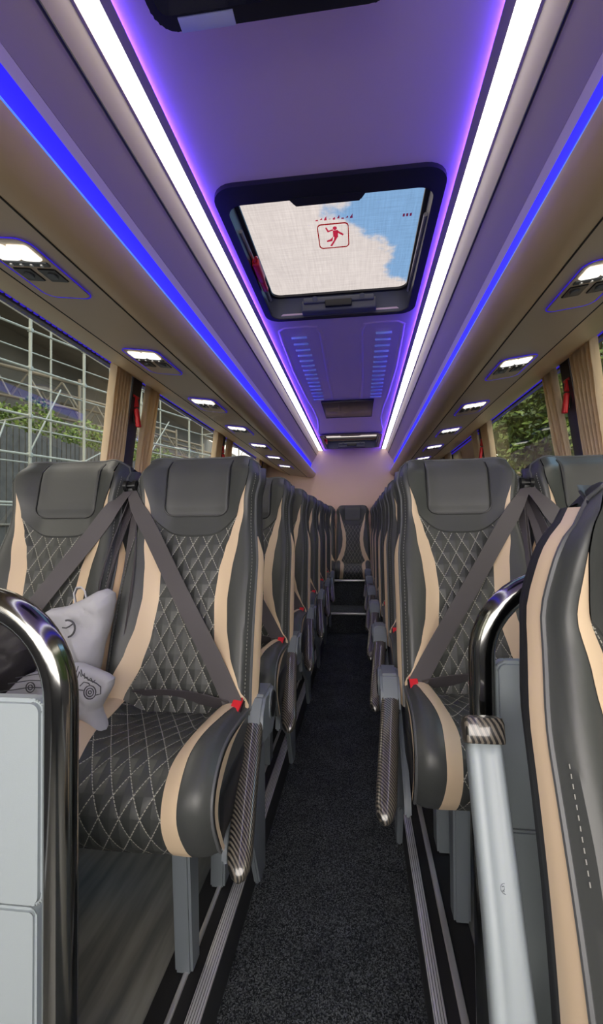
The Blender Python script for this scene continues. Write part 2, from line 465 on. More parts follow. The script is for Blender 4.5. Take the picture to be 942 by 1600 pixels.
    for s in (-1, 1):
        b = B(); P, _ = strip(lambda t: s*table(CI, t), lambda t: s*table(CO, t), 6, .003); b.grid(P); b.done('cushion_cream_band', 'cream', r)
        b = B(); P, _ = strip(lambda t: s*table(CO, t), lambda t: s*1.0, 6, .002); b.grid(P); b.done('cushion_bolster', 'leather', r)
        b = B(); P = []; c = B(); Q = []
        for t in frange(0, 1, 40):
            e = cush(s, t); q = Vector((s*.207, lerp(e.y, -.40, .72), .40)); 
            e2 = e+Vector((s*.004, 0, 0))
            wst = .18*sm(.15, .5, t)*(1-.3*sm(.8, 1, t))
            P.append([e.lerp(q, k/5) for k in range(6)]); Q.append([e2.lerp(q, k/3*wst+.03) + Vector((s*.002, 0, 0)) for k in range(4)])
        b.grid(P); b.done('cushion_side', 'leather', r)
        c.grid(Q[6:]); c.done('cushion_side_strip', 'cream', r)
        b = B(); b.tube([cush(s, t) for t in frange(.0, 1, 40)], .004, 6); b.done('cushion_piping', 'piping', r)
    b = B(); b.box(-.215, .215, -.535, -.10, .385, .50, .02); b.done('seat_pan', 'black_plastic', r)
    # --- base
    if leg:
        s = aisle
        b = B(); b.prism([(-.36, .39), (-.43, .39), (-.405, leg_bottom), (-.35, leg_bottom)], 'x', s*.06, s*.103, .006); b.done('leg', 'blue_grey', r)
        b = B(); b.prism([(-.05, .39), (-.12, .39), (-.15, leg_bottom), (-.07, leg_bottom)], 'x', s*.06, s*.103, .006)
        b.done('leg', 'blue_grey', r)
    # --- armrest on the aisle side
    s = aisle; ax = s*arm_off
    if arm == 'down':
        b = B(); b.prism([(-.05, .50), (-.10, .575), (-.22, .58), (-.262, .545), (-.275, .49), (-.25, .46), (-.12, .44)], 'x', ax-.029, ax+.029, .008)
        b.cyl((ax-.033, -.14, .53), (ax+.033, -.14, .53), .042, 24)
        hz = b.done('armrest_hinge', 'blue_grey', r)
        b = B(); b.cyl((ax+s*.0335, -.14, .53), (ax+s*.0355, -.14, .53), .036, 24); b.done('hinge_cap', 'black_plastic', hz)
        # side cover below
        b = B(); b.prism([(-.06, .50), (-.24, .49), (-.33, .42), (-.43, .33), (-.44, .285), (-.34, .25), (-.20, .16), (-.12, .0), (-.04, .0), (-.03, .3)], 'x', ax-s*.026-.006, ax-s*.026+.012, .005)
        b.done('side_cover', 'blue_grey', r)
        A0, A1 = Vector((ax, -.245, .515)), Vector((ax+s*.034, -.54, .325))
        b = B(); b.tube([A0.lerp(A1, t)+Vector((0, .010, -.016)) for t in (0, .3, .7, .85)], [.020, .021, .018, .012], 12); a = b.done('armrest', 'blue_grey', r)
        b = B(); rows = []
        d = (A1-A0).normalized(); nrm = Vector((0, d.z, -d.y)); nrm = nrm if nrm.z > 0 else -nrm
        for t in [0, .006, .03, .1, .25, .4, .55, .7, .8, .88, .94, .98, 1.0]:
            c = A0.lerp(A1, t); hw = .027*(math.sqrt(max(0.02, 1-max(0, (t-.86)/.14)**2)))*(1 if t > .005 else .8); hh = .020*(math.sqrt(max(.03, 1-max(0, (t-.86)/.14)**2)))*(1 if t > .005 else .7)
            c = c + nrm*(.008*math.sin(PI*t))
            rows.append([c + Vector((1, 0, 0))*hw*(abs(math.cos(g))**.7)*(1 if math.cos(g) > 0 else -1) + nrm*hh*(abs(math.sin(g))**.7)*(1 if math.sin(g) > 0 else -1) for g in [2*PI*k/20 for k in range(20)]])
        V = b.grid(rows, closed=True); b.bm.faces.new(V[0]); b.bm.faces.new(V[-1]); b.done('carbon_cap', 'carbon', a)
    elif arm == 'up':
        # folded up beside the backrest, grey underside showing, carbon tip on top
        pts = [(-.205, .38), (-.175, .46), (-.145, .55), (-.105, .66), (-.06, .77), (-.02, .865)]
        b = B(); rows = []
        def hwf(i): return [.029, .029, .028, .026, .0255, .025][i]
        for i, (y, z) in enumerate(pts):
            a_ = pts[max(0, i-1)]; c_ = pts[min(5, i+1)]; d = Vector((0, c_[0]-a_[0], c_[1]-a_[1])).normalized(); nn_ = Vector((0, -d.z, d.y))
            w = hwf(i); h = .022
            cs = [(-w, -.6*h), (-w*.97, .55*h), (-w*.7, .95*h), (-w*.35, .80*h), (0, .62*h), (w*.35, .80*h), (w*.7, .95*h), (w*.97, .55*h), (w, -.6*h), (w*.7, -h), (-w*.7, -h)]
            rows.append([Vector((ax+p, y, z)) + nn_*q for p, q in cs])
        # smooth interpolation along the arm
        R2 = []
        for i in range(5):
            for f in (0, .25, .5, .75):
                rr_ = []
                for k in range(11):
                    p0, p1, p2, p3 = rows[max(0, i-1)][k], rows[i][k], rows[i+1][k], rows[min(5, i+2)][k]
                    rr_.append(.5*((2*p1)+(-p0+p2)*f+(2*p0-5*p1+4*p2-p3)*f*f+(-p0+3*p1-3*p2+p3)*f**3))
                R2.append(rr_)
        R2.append(rows[-1])
        V = b.grid(R2, closed=True); b.bm.faces.new(V[0]); b.bm.faces.new(V[-1]); a = b.done('armrest', 'pale_grey', r); [setattr(e, 'use_edge_sharp', False) for e in a.data.edges]
        y, z = pts[-1]; d = Vector((0, .04, .095)).normalized(); nn_ = Vector((0, -d.z, d.y)); c = Vector((ax, y, z))
        b = B(); rows = []
        for t, k in ((-.002, 1.02), (0, 1.08), (.026, 1.12), (.034, 1.05), (.038, .8)):
            w = .0265*k; h = .024*k
            rows.append([c + d*t + Vector((p, 0, 0)) + nn_*q for p, q in rrect(-w, w, -h, h, .006, 3)])
        V = b.grid(rows, closed=True); b.bm.faces.new(V[0]); b.bm.faces.new(V[-1]); b.done('carbon_cap', 'carbon', a)
        b = B(); mz = Vector((ax, -.0885, .70)); 
        def onarm(px, q): # small round moulding mark on the underside
            d = Vector((0, .045, .11)).normalized(); n_ = Vector((0, -d.z, d.y)); return mz + Vector((px, 0, 0)) + d*q + n_*.0155
        b.tube([onarm(.006*math.cos(g)+.004, .006*math.sin(g)) for g in [2*PI*k/20 for k in range(20)]], .0006, 4, closed=True)
        b.tube([onarm(-.0, .002), onarm(.003, .003), onarm(.003, -.001), onarm(0, -.003), onarm(.003, -.003)], .0005, 4)
        b.tube([onarm(.009, -.003), onarm(.009, .003), onarm(.006, .002), onarm(.006, 0), onarm(.009, 0)], .0005, 4)
        b.done('moulding_mark', 'blue_grey', a)
        b = B(); b.prism([(-.20, .36), (-.27, .37), (-.29, .45), (-.25, .50), (-.19, .49)], 'x', ax-.027, ax+.027, .008)
        b.done('armrest_hinge', 'blue_grey', r)
        b = B(); b.prism([(-.06, .47), (-.24, .44), (-.36, .34), (-.38, .285), (-.30, .22), (-.20, leg_bottom), (-.06, leg_bottom)], 'x', ax-s*.01-.006, ax-s*.01+.006, .004)
        b.done('side_cover', 'blue_grey', r)
    # --- belt
    if belt:
        g = -aisle
        b = B(); b.box(-.014+g*.217, .014+g*.217, -.075, .03, 1.148, 1.185, .007)
        b.cyl((g*.217-.020, -.068, 1.172), (g*.217+.020, -.068, 1.172), .011, 12)
        for q in (-.018, .012): b.cyl((g*.217+q, -.068, 1.172), (g*.217+q+.006, -.068, 1.172), .018, 14)
        b.done('belt_guide', 'black_plastic', r)
        bx, by, bz = aisle*.172, -.285, .575
        pts = []; n = 22
        for i in range(n+1):
            t = i/n; x = lerp(g*.214, bx, t); z = lerp(1.155, bz, t); v = (z-H0)/(H1-H0)
            y = min(back(max(-1, min(1, x/.200)), v, .006).y, lerp(-.045, by, t) if t < .12 else 9) 
            if t > .12: y = min(y, spine(v)-.030)
            pts.append(Vector((x, y-.004, z)))
        for _ in range(3):
            q = pts[:]
            for i in range(1, n): pts[i] = Vector((q[i].x, min(q[i].y, (q[i-1].y+q[i+1].y)/2), q[i].z))
        dx = (bx-g*.214); dz = bz-1.155; L = math.hypot(dx, dz)
        wd = []
        for i in range(n+1):
            k = sm(0, .2, i/n); wd.append((lerp(.9*aisle*1, -dz/L*1, k), 0, lerp(.1, dx/L*1, k)))
        wd = [(abs(a)*(1), 0, c*(1)) for a, _, c in wd]
        ww = [.034+.018*sm(0, .15, i/n) for i in range(n+1)]
        b.__init__(); rows = []
        for i, p in enumerate(pts):
            qv = Vector(wd[i]).normalized(); rows.append([p-qv*ww[i]/2+Vector((0, -.0012, 0)), p+qv*ww[i]/2+Vector((0, -.0012, 0)), p+qv*ww[i]/2+Vector((0, .0012, 0)), p-qv*ww[i]/2+Vector((0, .0012, 0))])
        V = b.grid(rows, closed=True); b.bm.faces.new(V[0]); b.bm.faces.new(V[-1]); sb = b.done('shoulder_belt', 'belt', r)
        # lap strap along the crease
        b = B(); pts = [(lerp(aisle*.158, g*.196, t), -.275+.035*math.sin(PI*t)+.02*t, .568+.004*math.sin(5*t)+.012*t) for t in frange(0, 1, 16)]
        b.ribbon(pts, .040, (0, -.45, .9)); b.done('lap_belt', 'belt', r)
        # slack webbing falling beside the seat
        b = B()
        for q, (dx, dy, ph) in enumerate(((0, 0, 0), (.013, .008, 1.5), (-.012, .012, 3), (.004, -.014, 4))):
            pts = [(g*(.210) + g*-.022*math.sin(PI*t)*(1+.3*q) + dx*math.sin(PI*t), lerp(-.03, -.23, t)-.045*math.sin(PI*t)+dy, lerp(1.14, .54, t)) for t in frange(0, 1, 14)]
            wds = [(math.cos(ph*.4+2*t), -.8*math.sin(ph+t), 0) for t in frange(0, 1, 14)]
            b.ribbon(pts, .034, wds)
        b.done('slack_webbing', 'belt', r)
        # buckle
        b = B(); b.prism([(-.262, .535), (-.262, .585), (-.318, .572), (-.318, .535)], 'x', aisle*.182-.016, aisle*.182+.016, .003)
        bk = b.done('buckle', 'black_plastic', r)
        b = B(); b.prism([(-.268, .582), (-.270, .592), (-.322, .578), (-.3225, .547), (-.314, .547), (-.31, .568)], 'x', aisle*.182-.012, aisle*.182+.012, .0015)
        b.done('release_button', 'red', bk)
    return r

ORD = ['first', 'second', 'third', 'fourth', 'fifth', 'sixth', 'seventh', 'eighth']
YL = [1.46+.675*k for k in range(6)]; YR = [1.67+.675*k for k in range(6)]
PL = .10
SG = 'quilted coach seats in rows along the aisle'
def place(o, x, y, z=PL): o.location = (x, y, z)
pa = make_seat(+1, .215); place(pa, -.422, YL[0])
pw = make_seat(-1, arm=None); place(pw, -.860, YL[0])
qa = make_seat(-1, .247); place(qa, .412, YR[0])
qw = make_seat(+1, arm=None); place(qw, .850, YR[0])
wh = ['in the front row', 'in the second row', 'in the third row', 'in the fourth row', 'in the fifth row', 'in the sixth row']
for k in range(6):
    for proto, x, ys, side, pos in ((pa, -.422, YL, 'left', 'aisle seat'), (pw, -.860, YL, 'left', 'window seat'), (qa, .412, YR, 'right', 'aisle seat'), (qw, .850, YR, 'right', 'window seat')):
        o = proto if k == 0 else copy_tree(proto)
        place(o, x, ys[k])
        extra = ' holding the bags' if (k == 0 and side == 'left' and pos == 'window seat') else ''
        prop(o, f'black and cream {pos}{extra}, {side} of the aisle {wh[k]}', 'seat', SG)
# rear bench: five seats against the rear wall
pr = make_seat(+1, arm=None, leg=False, belt=False)
for i, (x, t) in enumerate(((0, 'in the middle of the rear row, facing down the aisle'), (-.43, 'in the rear row, just left of the middle one'), (.43, 'in the rear row, just right of the middle one'), (-.86, 'in the rear row, by the left window'), (.86, 'in the rear row, by the right window'))):
    o = pr if i == 0 else copy_tree(pr)
    place(o, x, 5.98, .125); prop(o, f'black and cream quilted seat {t}', 'seat', 'seats of the rear row')
# foreground seat
TAP = .085; DEP = 1.1; WG = 1.7
fg = make_seat(-1, .252, arm='up', leg_bottom=.066, belt=False, strip_top=1.0)
place(fg, .518, .775, -.065); prop(fg, 'large black and cream seat cut off by the right edge, armrest folded up', 'seat')

# ------------------------------------------------------------------ setting
def struct(o): return prop(o, kind='structure')
Y0, Y1 = -1.5, 6.22
WX = lambda z: 1.17 + .13*(1.99-z)
# floors
b = B(); b.box(-.267, .22, Y0, 5.0, -.03, 0); struct(b.done('floor', 'carpet', smooth=False))
b = B(); b.box(-.267, .22, 4.90, 5.38, -.03, .21); b.box(-.267, .22, 5.38, Y1, -.03, .50)
struct(b.done('floor_step', 'carpet', smooth=False))
b = B(); b.box(-.267, .22, 4.888, 4.90, .192, .216, .003); prop(b.done('step_nosing', 'alu'), 'pale metal edge strip on the lower aisle step', 'edge strip')
b = B(); b.box(-.267, .22, 5.368, 5.38, .484, .506, .003); prop(b.done('step_nosing', 'alu'), 'pale metal edge strip on the upper step before the rear seat', 'edge strip')
b = B(); b.box(-1.34, -.267, .45, Y1, -.03, PL-.001); struct(b.done('floor_left', 'vinyl', smooth=False))
b = B(); b.box(.22, 1.34, .82, Y1, -.03, PL-.001); struct(b.done('floor_right', 'vinyl', smooth=False))
b = B(); b.box(-1.34, -.267, Y0, .45, -.03, 0); b.box(.22, 1.34, Y0, .82, -.03, 0); struct(b.done('floor_front', 'vinyl', smooth=False))
b = B(); b.box(-.269, -.2655, .45, Y1, 0, PL+.002); struct(b.done('trim_1', 'side_wall'))
b = B(); b.box(.2185, .222, .82, Y1, 0, PL+.002); struct(b.done('trim_2', 'side_wall'))
def rail(xa, xb, y0, name, mat, label):
    b = B(); b.box(min(xa, xb), max(xa, xb), y0, 5.95, PL-.004, PL+.009, .003); return prop(b.done(name, mat), label, 'floor rail')
rail(-.298, -.266, .45, 'ribbed_nosing_rail', 'nosing', 'wide ribbed silver rail edging the raised floor left of the aisle')
rail(.219, .246, .82, 'ribbed_nosing_rail', 'nosing', 'wide ribbed silver rail edging the raised floor right of the aisle')
rail(-.340, -.328, .45, 'seat_track', 'alu', 'thin silver seat track under the seats left of the aisle')
rail(.274, .291, .82, 'seat_track', 'alu', 'thin silver seat track under the seats right of the aisle')
b = B(); b.box(-.328, -.298, .45, 5.95, PL-.004, PL+.003); b.box(-.385, -.340, .45, 5.95, PL-.004, PL+.002); struct(b.done('trim_3', 'rubber'))
b = B(); b.box(.246, .274, .82, 5.95, PL-.004, PL+.003); b.box(.291, .345, .82, 5.95, PL-.004, PL+.002); struct(b.done('trim_4', 'rubber'))

# lower walls
for s, nm in ((-1, 'wall_left'), (1, 'wall_right')):
    b = B()
    a, c = WX(.10), WX(.98)
    b.prism([(s*(a+.002), .0), (s*(a+.06), .0), (s*(c+.06), .98), (s*c, .98)], 'y', Y0, Y1)
    struct(b.done(nm, 'lower_wall', smooth=False))
b = B(); b.box(-1.40, 1.40, Y1, Y1+.05, -.03, 2.3); struct(b.done('wall_rear', 'rear', smooth=False))
b = B(); b.box(-1.40, -.25, Y0, Y0+.05, -.03, .75); b.box(-.25, 1.40, Y0, Y0+.05, -.03, .75); struct(b.done('wall_front', 'lower_wall', smooth=False))
# windows and pillars
PY_ = [-.90, .78, 2.46, 4.14, 5.80]
n = 1
for s in (-1, 1):
    side = 'left' if s < 0 else 'right'
    off = 0 if s < 0 else .075
    ys = [Y0] + [p+off for p in PY_] + [Y1]
    for i in range(len(ys)-1):
        a, c = ys[i], ys[i+1]; x0, x1 = WX(.98)+.02, WX(1.99)+.02
        b = B(); b.quad((s*x0, a, .98), (s*x0, c, .98), (s*x1, c, 1.99), (s*x1, a, 1.99))
        mat = 'glass'
        if i == len(ys)-2: mat = 'screen'
        o = b.done(f'window_{n}', mat, smooth=False); struct(o); n += 1
    for i, p in enumerate(ys[1:-1]):
        b = B(); x0, x1 = WX(.90)-.02, WX(1.992)-.02
        b.prism([(s*x0, .90), (s*(x0+.05), .90), (s*(x1+.05), 1.992), (s*x1, 1.992)], 'y', p-.055, p+.055, .004)
        struct(b.done(f'trim_pillar_{side}_{i+1}', 'pillar'))

# side ceiling mouldings, rack, cove (profile: half offset, height)
def prof(name, pts, mat, th=.012, smooth=True, y0=Y0, y1=Y1, s=1):
    b = B(); rows = []
    n = len(pts); out = []
    for i, (x, z) in enumerate(pts):
        a = pts[max(0, i-1)]; c = pts[min(n-1, i+1)]; dx, dz = c[0]-a[0], c[1]-a[1]; L = math.hypot(dx, dz)
        nx, nz = -dz/L, dx/L
        out.append((x+nx*th, z+nz*th))
    loop = pts + out[::-1]
    rows = [[(s*x, y, z) for x, z in loop] for y in (y0, y1)]
    V = b.grid(rows, closed=True); b.bm.faces.new(V[0]); b.bm.faces.new(V[-1])
    return struct(b.done(name, mat, smooth=smooth))
nose = [(.500, 1.853), (.4935, 1.846), (.494, 1.834), (.503, 1.815), (.520, 1.797), (.545, 1.785), (.575, 1.783), (.609, 1.7935)]
for s, side in ((-1, 'left'), (1, 'right')):
    prof(f'ceiling_rack_underside_{side}', [(.611, 1.7955), (.845, 1.826)], 'beige', s=s)
    prof(f'ceiling_rack_edge_{side}', [(.849, 1.8285), (.90, 1.843), (1.0, 1.888), (1.1, 1.946), (1.19, 2.000)], 'beige_lip', s=s)
    prof(f'ceiling_rack_nose_{side}', nose, 'beige_lip', th=.008, s=s)
    prof(f'ceiling_cove_{side}', [(.508, 1.848), (.530, 1.843), (.553, 1.862), (.560, 1.90), (.556, 1.95), (.536, 2.00)][::-1], 'cove', th=.01, s=s)
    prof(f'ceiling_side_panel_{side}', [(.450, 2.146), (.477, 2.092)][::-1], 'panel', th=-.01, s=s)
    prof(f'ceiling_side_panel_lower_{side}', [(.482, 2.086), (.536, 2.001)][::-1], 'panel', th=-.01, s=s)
    prof(f'trim_ceiling_groove_{side}', [(.474, 2.10), (.486, 2.082)][::-1], 'groove', th=-.012, s=s) if False else None
    b = B(); b.box(min(s*.481, s*.4765), max(s*.481, s*.4765), Y0, Y1-.01, 2.088, 2.098); b.box(min(s*.612, s*.608), max(s*.612, s*.608), Y0, Y1-.01, 1.7915, 1.7965); b.box(min(s*.8495, s*.8445), max(s*.8495, s*.8445), Y0, Y1-.01, 1.8255, 1.8305)
    struct(b.done(f'trim_ceiling_seam_{side}', 'groove', smooth=False))
    # outer closing wall above the windows
    b = B(); b.box(min(s*1.19, s*1.22), max(s*1.19, s*1.22), Y0, Y1, 1.985, 2.3); struct(b.done(f'wall_{side}_header', 'lower_wall', smooth=False))
    # lamps, plus an added light shield and cove glow
    b = B(); b.box(min(s*.397, s*.444), max(s*.397, s*.444), Y0+.05, Y1-.02, 2.146, 2.152, .002)
    root = b.done('led_light_strip', 'led'); prop(root, f'long white glowing ceiling light strip {side} of the centre panel', 'light strip')
    b = B(); b.box(min(s*.390, s*.397), max(s*.390, s*.397), Y0+.05, Y1-.02, 2.147, 2.158); b.box(min(s*.376, s*.390), max(s*.376, s*.390), Y0+.05, Y1-.02, 2.147, 2.1495); b.box(min(s*.444, s*.452), max(s*.444, s*.452), Y0+.05, Y1-.02, 2.145, 2.156)  # thin inner ledge added to keep blue light off the opposite side panel
    b.done('strip_housing_and_light_shield', 'panel', root)
    b = B(); b.box(min(s*.3885, s*.390), max(s*.3885, s*.390), Y0+.05, Y1-.02, 2.1505, 2.158); b.done('blue_side_strip', 'blue_edge', root)
    b = B(); b.prism([(s*.512, 1.8515), (s*.528, 1.8485), (s*.528, 1.846), (s*.512, 1.849)], 'y', Y0+.05, Y1-.03)
    root = b.done('blue_cove_light', 'blue_led'); prop(root, f'blue glowing light strip in the cove along the {side} rack edge', 'light strip')
    b = B(); b.tube([(s*.499, Y0+.05, 1.8545), (s*.499, Y1-.03, 1.8545)], .0022, 6); b.done('lens_line', 'blue_line', root)
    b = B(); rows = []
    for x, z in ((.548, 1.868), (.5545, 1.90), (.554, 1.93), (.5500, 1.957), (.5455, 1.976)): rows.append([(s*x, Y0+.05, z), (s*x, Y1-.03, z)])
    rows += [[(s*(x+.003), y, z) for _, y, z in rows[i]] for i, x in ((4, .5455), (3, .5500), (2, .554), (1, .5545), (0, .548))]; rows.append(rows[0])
    b.grid(rows); b.done('added_cove_glow', 'blue_glow', root)  # added glowing band: blue light on the cove wall put into its emission
    # dashed marker strip over the windows
    b = B(); y = .3
    while y < 5.9:
        b.box(min(s*1.168, s*1.160), max(s*1.168, s*1.160), y, y+(.022 if s < 0 else .034), 1.9795, 1.986); y += .036
    prop(b.done('window_marker_strip', 'blue_dim', smooth=False), f'thin dotted blue light line above the {side} windows', 'light strip')

# main ceiling with two hatch openings
HX = .335
b = B()
for (x0, x1, y0, y1) in ((-.40, -HX, Y0, Y1), (HX, .40, Y0, Y1), (-HX, HX, Y0, 1.33), (-HX, HX, 2.19, 5.14), (-HX, HX, 6.06, Y1)):
    b.box(x0, x1, y0, y1, 2.16, 2.175)
struct(b.done('ceiling', 'ceiling', smooth=False))
b = B()
for (x0, x1, y0, y1) in ((-1.22, -.37, Y0, Y1), (.37, 1.22, Y0, Y1), (-.4, .4, Y0, 1.25), (-.4, .4, 2.28, 5.05), (-.4, .4, 6.15, Y1)):
    b.box(x0, x1, y0, y1, 2.29, 2.31)
struct(b.done('ceiling_roof_skin', 'lower_wall', smooth=False))

# ------------------------------------------------------------------ hatches
def make_hatch(y0, y1, far):
    r = empty('roof_hatch', (0, (y0+y1)/2, 2.15)); cy = (y0+y1)/2; h = (y1-y0)/2
    b = B(); ring(b, rrect(-.352, .352, -h-.005, h+.005, .07), rrect(-.322, .322, -h+.075, h-.022, .05), -.004, .012)
    fr = b.done('frame', 'hatch', r)
    # sloping well
    b = B(); rows = []
    for (ex, ya, yb, z, rd) in ((.322, -h+.075, h-.022, .0, .05), (.324, -h+.085, h-.03, .05, .05), (.328, -h+.10, h-.045, .085, .05)):
        rows.append([(x, y, z) for x, y in rrect(-ex, ex, ya, yb, rd)])
    b.grid(rows, closed=True); b.done('well', 'hatch2', r)
    b = B(); ring(b, rrect(-.345, .345, -h+.07, h-.02, .05), rrect(-.312, .312, -h+.115, h-.062, .04), .085, .095); b.done('gasket', 'hatch', r)
    b = B(); b.poly([(x, y, .096) for x, y in rrect(-.33, .33, -h+.09, h-.04, .04)]); b.done('glass_pane', 'hatch_glass', r, smooth=False)
    # near bulge and far latch
    b = B(); b.prism([(-.13, -h+.06), (-.105, -h+.108), (.10, -h+.108), (.125, -h+.06)], 'z', -.006, .03, .006); b.done('motor_cover', 'hatch', r)
    b = B(); b.box(-.175, .175, h-.075, h-.028, .0, .055, .008); b.box(-.165, .165, h-.085, h-.06, .035, .062, .006)
    for x in (-.11, .11): b.cyl((x, h-.09, .052), (x, h-.05, .065), .012, 10)
    lt = b.done('latch_housing', 'hatch2', r)
    b = B(); b.box(-.062, .062, h-.092, h-.075, .012, .045, .004); b.done('latch_grip', 'black_plastic', lt)
    # side struts
    for s in (-1, 1):
        b = B(); b.cyl((s*.318, -h+.25, .03), (s*.318, h-.10, .055), .007, 8); b.cyl((s*.318, .0, .042), (s*.318, h-.10, .055), .004, 8); b.done('gas_strut', 'alu', r)
    # red release lever on the left
    b = B(); b.box(-.320, -.292, -.03, .10, .004, .034, .006); b.box(-.318, -.296, .095, .185, .008, .026, .005)
    b.tube([(-.305, -.04, .015), (-.298, -.055, .02), (-.30, -.03, .035)], .006, 8)
    b.done('release_lever', 'red', r)
    return r
h1 = make_hatch(1.31, 2.215, False)
# printed pictogram on the pane (front hatch only)
def sg(px, py): # sign space (-1..1) -> local metres on the pane
    return (px*.060, (1.735-h1.location.y) - py*.085, .0945)
b = B()
pts = [sg(x*.95, y*.95) for x, y in rrect(-1, 1, -.9, .9, .25)]; b.tube(pts, .0022, 4, closed=True); b.done('pictogram_border', 'redsign', h1); b = B()
b.poly([sg(.12+.13*math.cos(a), .55+.13*math.sin(a)) for a in [2*PI*k/12 for k in range(12)]])
for poly in ([(-.02, .40), (.30, .42), (.28, -.08), (-.02, -.05)], [(.25, .40), (.65, .10), (.60, -.02), (.22, .25)], [(.0, .40), (-.35, .30), (-.48, .62), (-.40, .66), (-.28, .42), (.0, .50)],
             [(-.02, -.02), (-.10, -.35), (-.45, -.40), (-.45, -.28), (-.20, -.20)], [(.28, -.05), (.10, -.35), (-.15, -.75), (-.28, -.70), (.0, -.30), (.05, -.02)]):
    b.poly([sg(*p) for p in poly])
for k in range(9):
    x = -1.0 + k*.26
    b.poly([sg(x, 1.12+.05*(k % 2)), sg(x+.15, 1.12+.05*(k % 2)), sg(x+.15, 1.2+.10*((k*7) % 3)), sg(x, 1.2)])
for k in range(3):
    b.poly([sg(4.2+k*.2, .9), sg(4.32+k*.2, .9), sg(4.32+k*.2, 1.1), sg(4.2+k*.2, 1.08)])
b.done('exit_pictogram', 'redsign', h1, smooth=False)
prop(h1, 'large open-view roof hatch nearest the camera with red running figure print', 'roof hatch')
h2 = make_hatch(5.12, 6.08, True)
prop(h2, 'small far roof hatch at the rear end of the ceiling', 'roof hatch')

# ------------------------------------------------------------------ ceiling furniture
mon = empty('folding_monitor', (-.075, .622, 2.14), 'dark folded ceiling monitor cut off by the top edge of the photo', 'monitor')
b = B(); b.prism(rrect(-.215, .240, -.20, .205, .045), 'z', -.055, .02, .008); b.done('housing', 'hatch', mon)
b = B(); b.prism(rrect(-.195, .220, -.18, .165, .02), 'z', -.059, -.055); b.done('screen_panel', 'monitor_glass', mon)
b = B(); b.box(-.165, -.060, .172, .198, -.058, -.054, .001); b.done('control_label', 'label', mon)

vent = empty('ceiling_vent_panel', (0, 4.03, 2.158), 'dark rectangular grille in the ceiling before the rear hatch', 'vent')
b = B(); b.box(-.205, .205, -.27, .27, -.012, 0, .004); b.done('grille', 'screen', vent)
b = B()
for (x0, x1, y0, y1) in ((-.215, -.203, -.28, .28), (.203, .215, -.28, .28), (-.215, .215, -.282, -.27), (-.215, .215, .27, .282)): b.box(x0, x1, y0, y1, -.014, 0, .002)
b.done('grille_frame', 'hatch', vent)

def slots(s):
    r = empty('air_outlet', (s*.225, 3.05, 2.158)); lab = 'left' if s < 0 else 'right'
    prop(r, f'column of short pale air slots in the ceiling, {lab} of its middle line', 'air outlet')
    p = None
    for k in range(15):
        y = -.61 + k*.0875
        b = B(); b.box(-.042, .042, y-.004, y+.004, -.013, .0, .002); b.done('slot', 'slot', r)
    return r
for s in (-1, 1): slots(s)
# pressed ridges of the rear ceiling panel
for s in (-1, 1):
    lab = 'left' if s < 0 else 'right'
    b = B()
    pts = [(s*.11, 3.72), (s*.115, 3.2), (s*.105, 2.42), (s*.125, 2.335), (s*.18, 2.325), (s*.29, 2.33), (s*.318, 2.36), (s*.322, 2.5), (s*.33, 3.0), (s*.318, 3.6), (s*.30, 4.0), (s*.295, 4.4), (s*.32, 4.75), (s*.345, 5.0), (s*.35, 5.6)]
    rows = []
    for i, (x, y) in enumerate(pts):
        a = pts[max(0, i-1)]; c = pts[min(len(pts)-1, i+1)]; d = Vector((c[0]-a[0], c[1]-a[1], 0)).normalized(); nn = Vector((-d.y, d.x, 0))
        p = Vector((x, y, 2.1605)); rows.append([p-nn*.012, p-nn*.005-Vector((0, 0, .005)), p+nn*.005-Vector((0, 0, .005)), p+nn*.012])
    b.grid(rows); struct(b.done(f'trim_ceiling_ridge_{lab}', 'ceiling'))

# ------------------------------------------------------------------ reading-light panels
SL = math.atan(.13)
def make_panel(s, detail=1):
    """local frame: +x = towards the window, y along the bus, z up; tilted onto the rack underside"""
    r = empty('reading_light_panel'); sx = s
    b = B(); b.prism([(sx*x, y) for x, y in rrect(-.070, .070, -.055, .222, .03)], 'z', -.005, .0, .002); b.done('housing', 'beige', r)
    b = B(); b.tube([(sx*x, y, -.003) for x, y in rrect(-.0735, .0735, -.0585, .2255, .033)], .0016, 6, closed=True); b.done('painted_gap_reflection', 'blue_dim', r)  # glowing tube paints the blue reflection in the gap round the panel
    for k in (0, 1):
        b = B(); x0 = -.058 + k*.058; b.prism([(sx*x, y) for x, y in rrect(x0, x0+.055, -.036, .028, .010)], 'z', -.010, -.003, .003); b.done('lens', 'reading', r)
    b = B(); b.box(-.060, .060, .034, .052, -.009, -.003, .002); bs = b.done('button_strip', 'hatch2', r)
    for k in range(4):
        x = sx*(-.042+k*.028); b = B(); b.cyl((x, .043, -.012), (x, .043, -.007), .005, 10); b.done('button', 'alu', bs)
    for k in (0, 1):
        x0 = -.060 + k*.068
        b = B(); b.prism([(sx*x, y) for x, y in rrect(x0, x0+.052, .066, .128, .005)], 'z', -.008, -.002, .002); v = b.done('air_vent', 'screen', r)
        b = B(); b.cyl((sx*(x0+.026), .096, -.012), (sx*(x0+.026), .096, -.007), .013, 14); b.done('vent_nozzle', 'hatch2', v)
    return r
YLp = [1.0+.68*k for k in range(7)]; YRp = [1.29+.695*k for k in range(7)]
